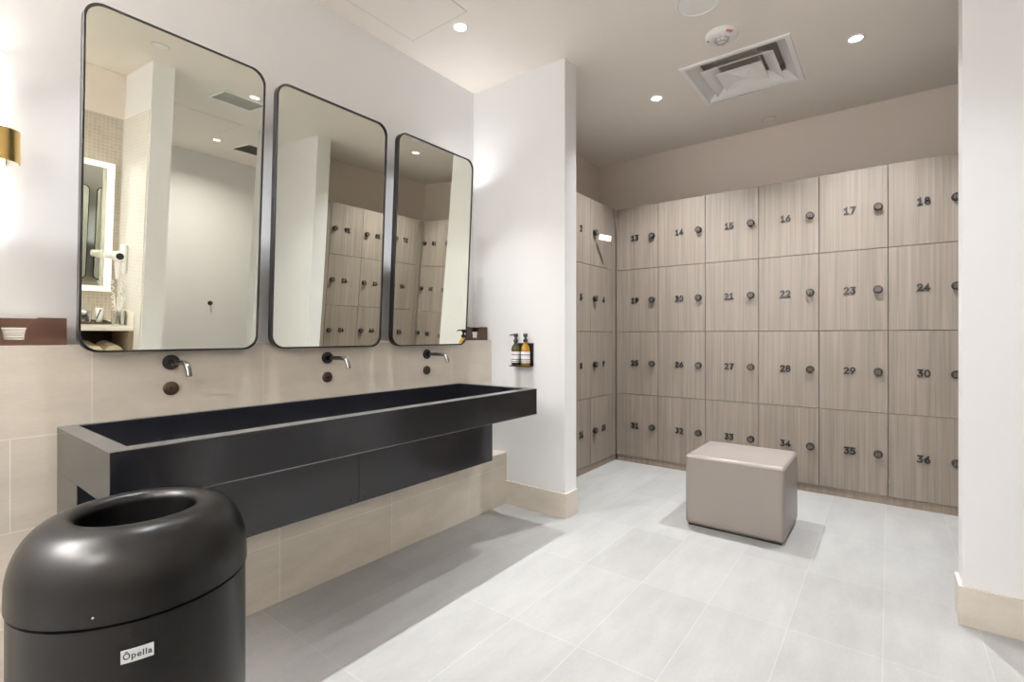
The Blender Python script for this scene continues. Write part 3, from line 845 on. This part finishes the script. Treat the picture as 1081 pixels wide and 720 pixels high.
bpart('shelf', (vx(VX0 + 0.02), vx(VX1 - 0.021), vy(VY0 + 0.031), vy(VY1 - 0.031), 0.63, 0.66), M['wood_dark'], t)
bpart('shelf', (vx(VX0 + 0.02), vx(VX1 - 0.021), vy(VY0 + 0.031), vy(VY1 - 0.031), 0.06, 0.09), M['wood_dark'], t)
# rolled towels
def towel(y, label):
    def fn(bm):
        pts = []
        tube(bm, [(-0.16, 0, 0), (0.16, 0, 0)], 0.066, 28)
        n = 40
        lo, hi = [], []
        for k in range(n):
            a = 4 * PI * k / n; r = 0.064 - 0.045 * k / n
            lo.append(bm.verts.new((-0.161, r * math.cos(a), r * math.sin(a)))); hi.append(bm.verts.new((-0.1665, r * math.cos(a), r * math.sin(a))))
        for k in range(n - 1):
            bm.faces.new((lo[k], lo[k + 1], hi[k + 1], hi[k]))
    o = part('rolled_towel', fn, M['towel'], None, True, loc=(0.64, y, 0.6605 + 0.066))
    tag(o, label, 'towel', 'rolled towels under the vanity')
towel(1.268, 'cream rolled towel under the vanity, by its end panel'); towel(1.132, 'cream rolled towel under the vanity, second from its end panel')
towel(0.996, 'cream rolled towel under the vanity, third from its end panel')
# tray and things on it
t = thing('tray', 'flat dark wood tray on the vanity counter', 'tray', (0.70, 1.06, 0.9555))
bpart('tray_base', (-0.09, 0.09, -0.22, 0.21, 0, 0.008), M['wood_dark'], t, 0.001, 1)
def rimm(bm):
    box(bm, -0.09, -0.082, -0.22, 0.21, 0.0082, 0.022); box(bm, 0.082, 0.09, -0.22, 0.21, 0.0082, 0.022)
    box(bm, -0.0818, 0.0818, -0.22, -0.212, 0.0082, 0.022); box(bm, -0.0818, 0.0818, 0.202, 0.21, 0.0082, 0.022)
part('tray_rim', rimm, M['wood_dark'], t)
t = thing('cotton_jar', 'clear jar of white cotton on the vanity tray', 'jar', (0.69, 1.11, 0.9638))
part('jar', lambda bm: lathe(bm, [(0.0, 0.001), (0.040, 0.001), (0.042, 0.006), (0.042, 0.10), (0.039, 0.10), (0.039, 0.006), (0.0, 0.005)], 28), M['clear'], t, True)
def cotton(bm):
    rnd = random.Random(3)
    for k in range(14):
        a = rnd.random() * 6.28; r = 0.022 * rnd.random() ** 0.5
        bmesh.ops.create_icosphere(bm, subdivisions=2, radius=0.015, matrix=Matrix.Translation((r * math.cos(a), r * math.sin(a), 0.024 + 0.005 * k)))
part('cotton', cotton, M['paper'], t, True)
t = thing('lotion_tube', 'white tube with a dark diagonal band leaning on the vanity tray', 'tube', (0.69, 1.205, 0.9638), rotz=0.5)
def tb(bm):
    prof = [(0.020, 0.0), (0.021, 0.02), (0.026, 0.022), (0.027, 0.05), (0.026, 0.10), (0.024, 0.128)]
    rows = []
    for i, (r, z) in enumerate(prof):
        fl = 1.0 if z < 0.03 else 1 - 0.9 * (z - 0.03) / 0.098
        rows.append([bm.verts.new((r * fl * math.cos(2 * PI * k / 24), r * (1 + 0.35 * (1 - fl)) * math.sin(2 * PI * k / 24), z)) for k in range(24)])
    for a, c in zip(rows[:-1], rows[1:]):
        for k in range(24): bm.faces.new((a[k], a[(k + 1) % 24], c[(k + 1) % 24], c[k]))
    bm.faces.new(rows[0][::-1]); bm.faces.new(rows[-1])
part('tube_body', tb, M['white'], t, True)
def bandm(bm):
    for s in (-1,):
        v = [bm.verts.new((s * (0.0285 - 0.024 * max(0, (z - 0.03) / 0.098)), y, z)) for y, z in ((-0.016, 0.030), (-0.006, 0.030), (0.016, 0.115), (0.006, 0.115))]
        bm.faces.new(v)
part('band', bandm, M['black'], t)
# glass vase with white stems
t = thing('reed_vase', 'clear glass vase of white stems beside the tray on the vanity', 'vase', (0.60, 1.315, 0.9555))
part('vase', lambda bm: lathe(bm, [(0.0, 0.001), (0.046, 0.001), (0.050, 0.008), (0.050, 0.125), (0.047, 0.125), (0.047, 0.012), (0.0, 0.010)], 32), M['clear'], t, True)
rnd = random.Random(5)
for k in range(7):
    a = 2 * PI * k / 7
    def stem(bm):
        bx, by = 0.020 * math.cos(a + 2), 0.020 * math.sin(a + 2)
        txx, ty = 0.045 * math.cos(a), 0.038 * math.sin(a)
        tube(bm, [(bx, by, 0.012), ((bx + txx) / 2, (by + ty) / 2, 0.11), (txx, ty, 0.20 + 0.06 * rnd.random())], 0.004, 7)
    part('stem', stem, M['paper'], t, True)
# hair dryer on its holder
t = thing('hair_dryer', 'white wall-mounted hair dryer in its holder on pale mosaic tile', 'hair dryer', (0.71, 1.3845, 1.40))
bpart('holder', (-0.045, 0.045, -0.040, -0.0005, 0.0, 0.26), M['white'], t, 0.016, 3, True)
part('motor_head', lambda bm: lathe(bm, [(0.0, -0.062), (0.034, -0.062), (0.046, -0.050), (0.048, -0.01), (0.044, 0.04), (0.0, 0.045)], 28, 'X', (0, -0.062, 0.150)), M['white'], t, True)
part('air_intake', lambda bm: lathe(bm, [(0.0, -0.066), (0.026, -0.065), (0.031, -0.060)], 24, 'X', (0, -0.062, 0.150)), M['black'], t, True)
part('nozzle', lambda bm: lathe(bm, [(0.0, -0.160), (0.026, -0.160), (0.030, -0.155), (0.034, -0.090)], 24, 'Y', (0, 0, 0.156)), M['white'], t, True)
part('handle', lambda bm: tube(bm, [(0, -0.062, 0.12), (0.0, -0.060, 0.03), (0.0, -0.055, -0.05)], [0.026, 0.022, 0.018], 16), M['white'], t, True)
def cordm(bm):
    pts = []
    for k in range(160):
        s = k / 159; a = 2 * PI * 16 * s
        z = -0.06 - 0.29 * math.sin(PI * s) ; x = 0.008 - 0.075 * s
        pts.append((0.008 + 0.010 * math.cos(a), -0.055 + 0.085 * (s - 0.5) + 0.012 * math.sin(a), z))
    tube(bm, pts, 0.0035, 6)
part('cord', cordm, M['white'], t, True)
# backlit mirror
t = thing('backlit_mirror', 'frameless backlit mirror with glowing border on the taupe mosaic', 'mirror', (0.949, 0.58, 1.22))
bpart('housing', (-0.028, -0.0005, -0.74, 0.74, 0.01, 1.13), M['white_metal'], t)
bpart('mirror_glass', (-0.034, -0.0285, -0.695, 0.695, 0.05, 1.09), M['mirror'], t)
def brd(bm):
    box(bm, -0.034, -0.0285, -0.75, -0.6955, 0.0, 1.14); box(bm, -0.034, -0.0285, 0.6955, 0.75, 0.0, 1.14)
    box(bm, -0.034, -0.0285, -0.695, 0.695, 0.0, 0.0495); box(bm, -0.034, -0.0285, -0.695, 0.695, 1.0905, 1.14)
part('lit_border', brd, M['ledstrip'], t)
# knob on the corridor wall
t = thing('wall_hook', 'small dark hook on the corridor wall, seen in the first mirror', 'hook', (3.4995, 3.150, 0.98))
part('wall_plate', lambda bm: lathe(bm, [(0.0, -0.006), (0.030, -0.006), (0.034, -0.0005)], 24, 'X'), M['black_metal'], t, True)
part('peg', lambda bm: tube(bm, [(-0.006, 0, 0), (-0.045, 0, 0.0), (-0.060, 0, 0.012)], [0.012, 0.010, 0.015], 12), M['black_metal'], t, True)

# ------------------------------------------------------------------ camera, world, colour
cam = bpy.data.cameras.new('camera'); co = bpy.data.objects.new('camera', cam); C.objects.link(co)
co.location = (0, 0, 1.25); co.rotation_euler = (PI / 2, 0, 0.6542)
cam.sensor_fit = 'HORIZONTAL'; cam.sensor_width = 36.0; cam.lens = 519.15 * 36 / 1081; cam.shift_y = -5.54 / 1081; cam.clip_start = 0.02
sc.camera = co
w = bpy.data.worlds.new('world'); sc.world = w; w.use_nodes = True
w.node_tree.nodes['Background'].inputs[0].default_value = (1, 0.96, 0.9, 1); w.node_tree.nodes['Background'].inputs[1].default_value = 0.3
sc.view_settings.view_transform = 'Standard'; sc.view_settings.look = 'None'
sc.view_settings.exposure = -0.31; sc.view_settings.gamma = 1.0; sc.view_settings.use_curve_mapping = False
cy = sc.cycles
cy.use_denoising = True; cy.max_bounces = 16; cy.diffuse_bounces = 12; cy.glossy_bounces = 8; cy.transmission_bounces = 8
cy.sample_clamp_indirect = 10.0; cy.blur_glossy = 0.4; cy.caustics_refractive = False
bpy.context.view_layer.update()
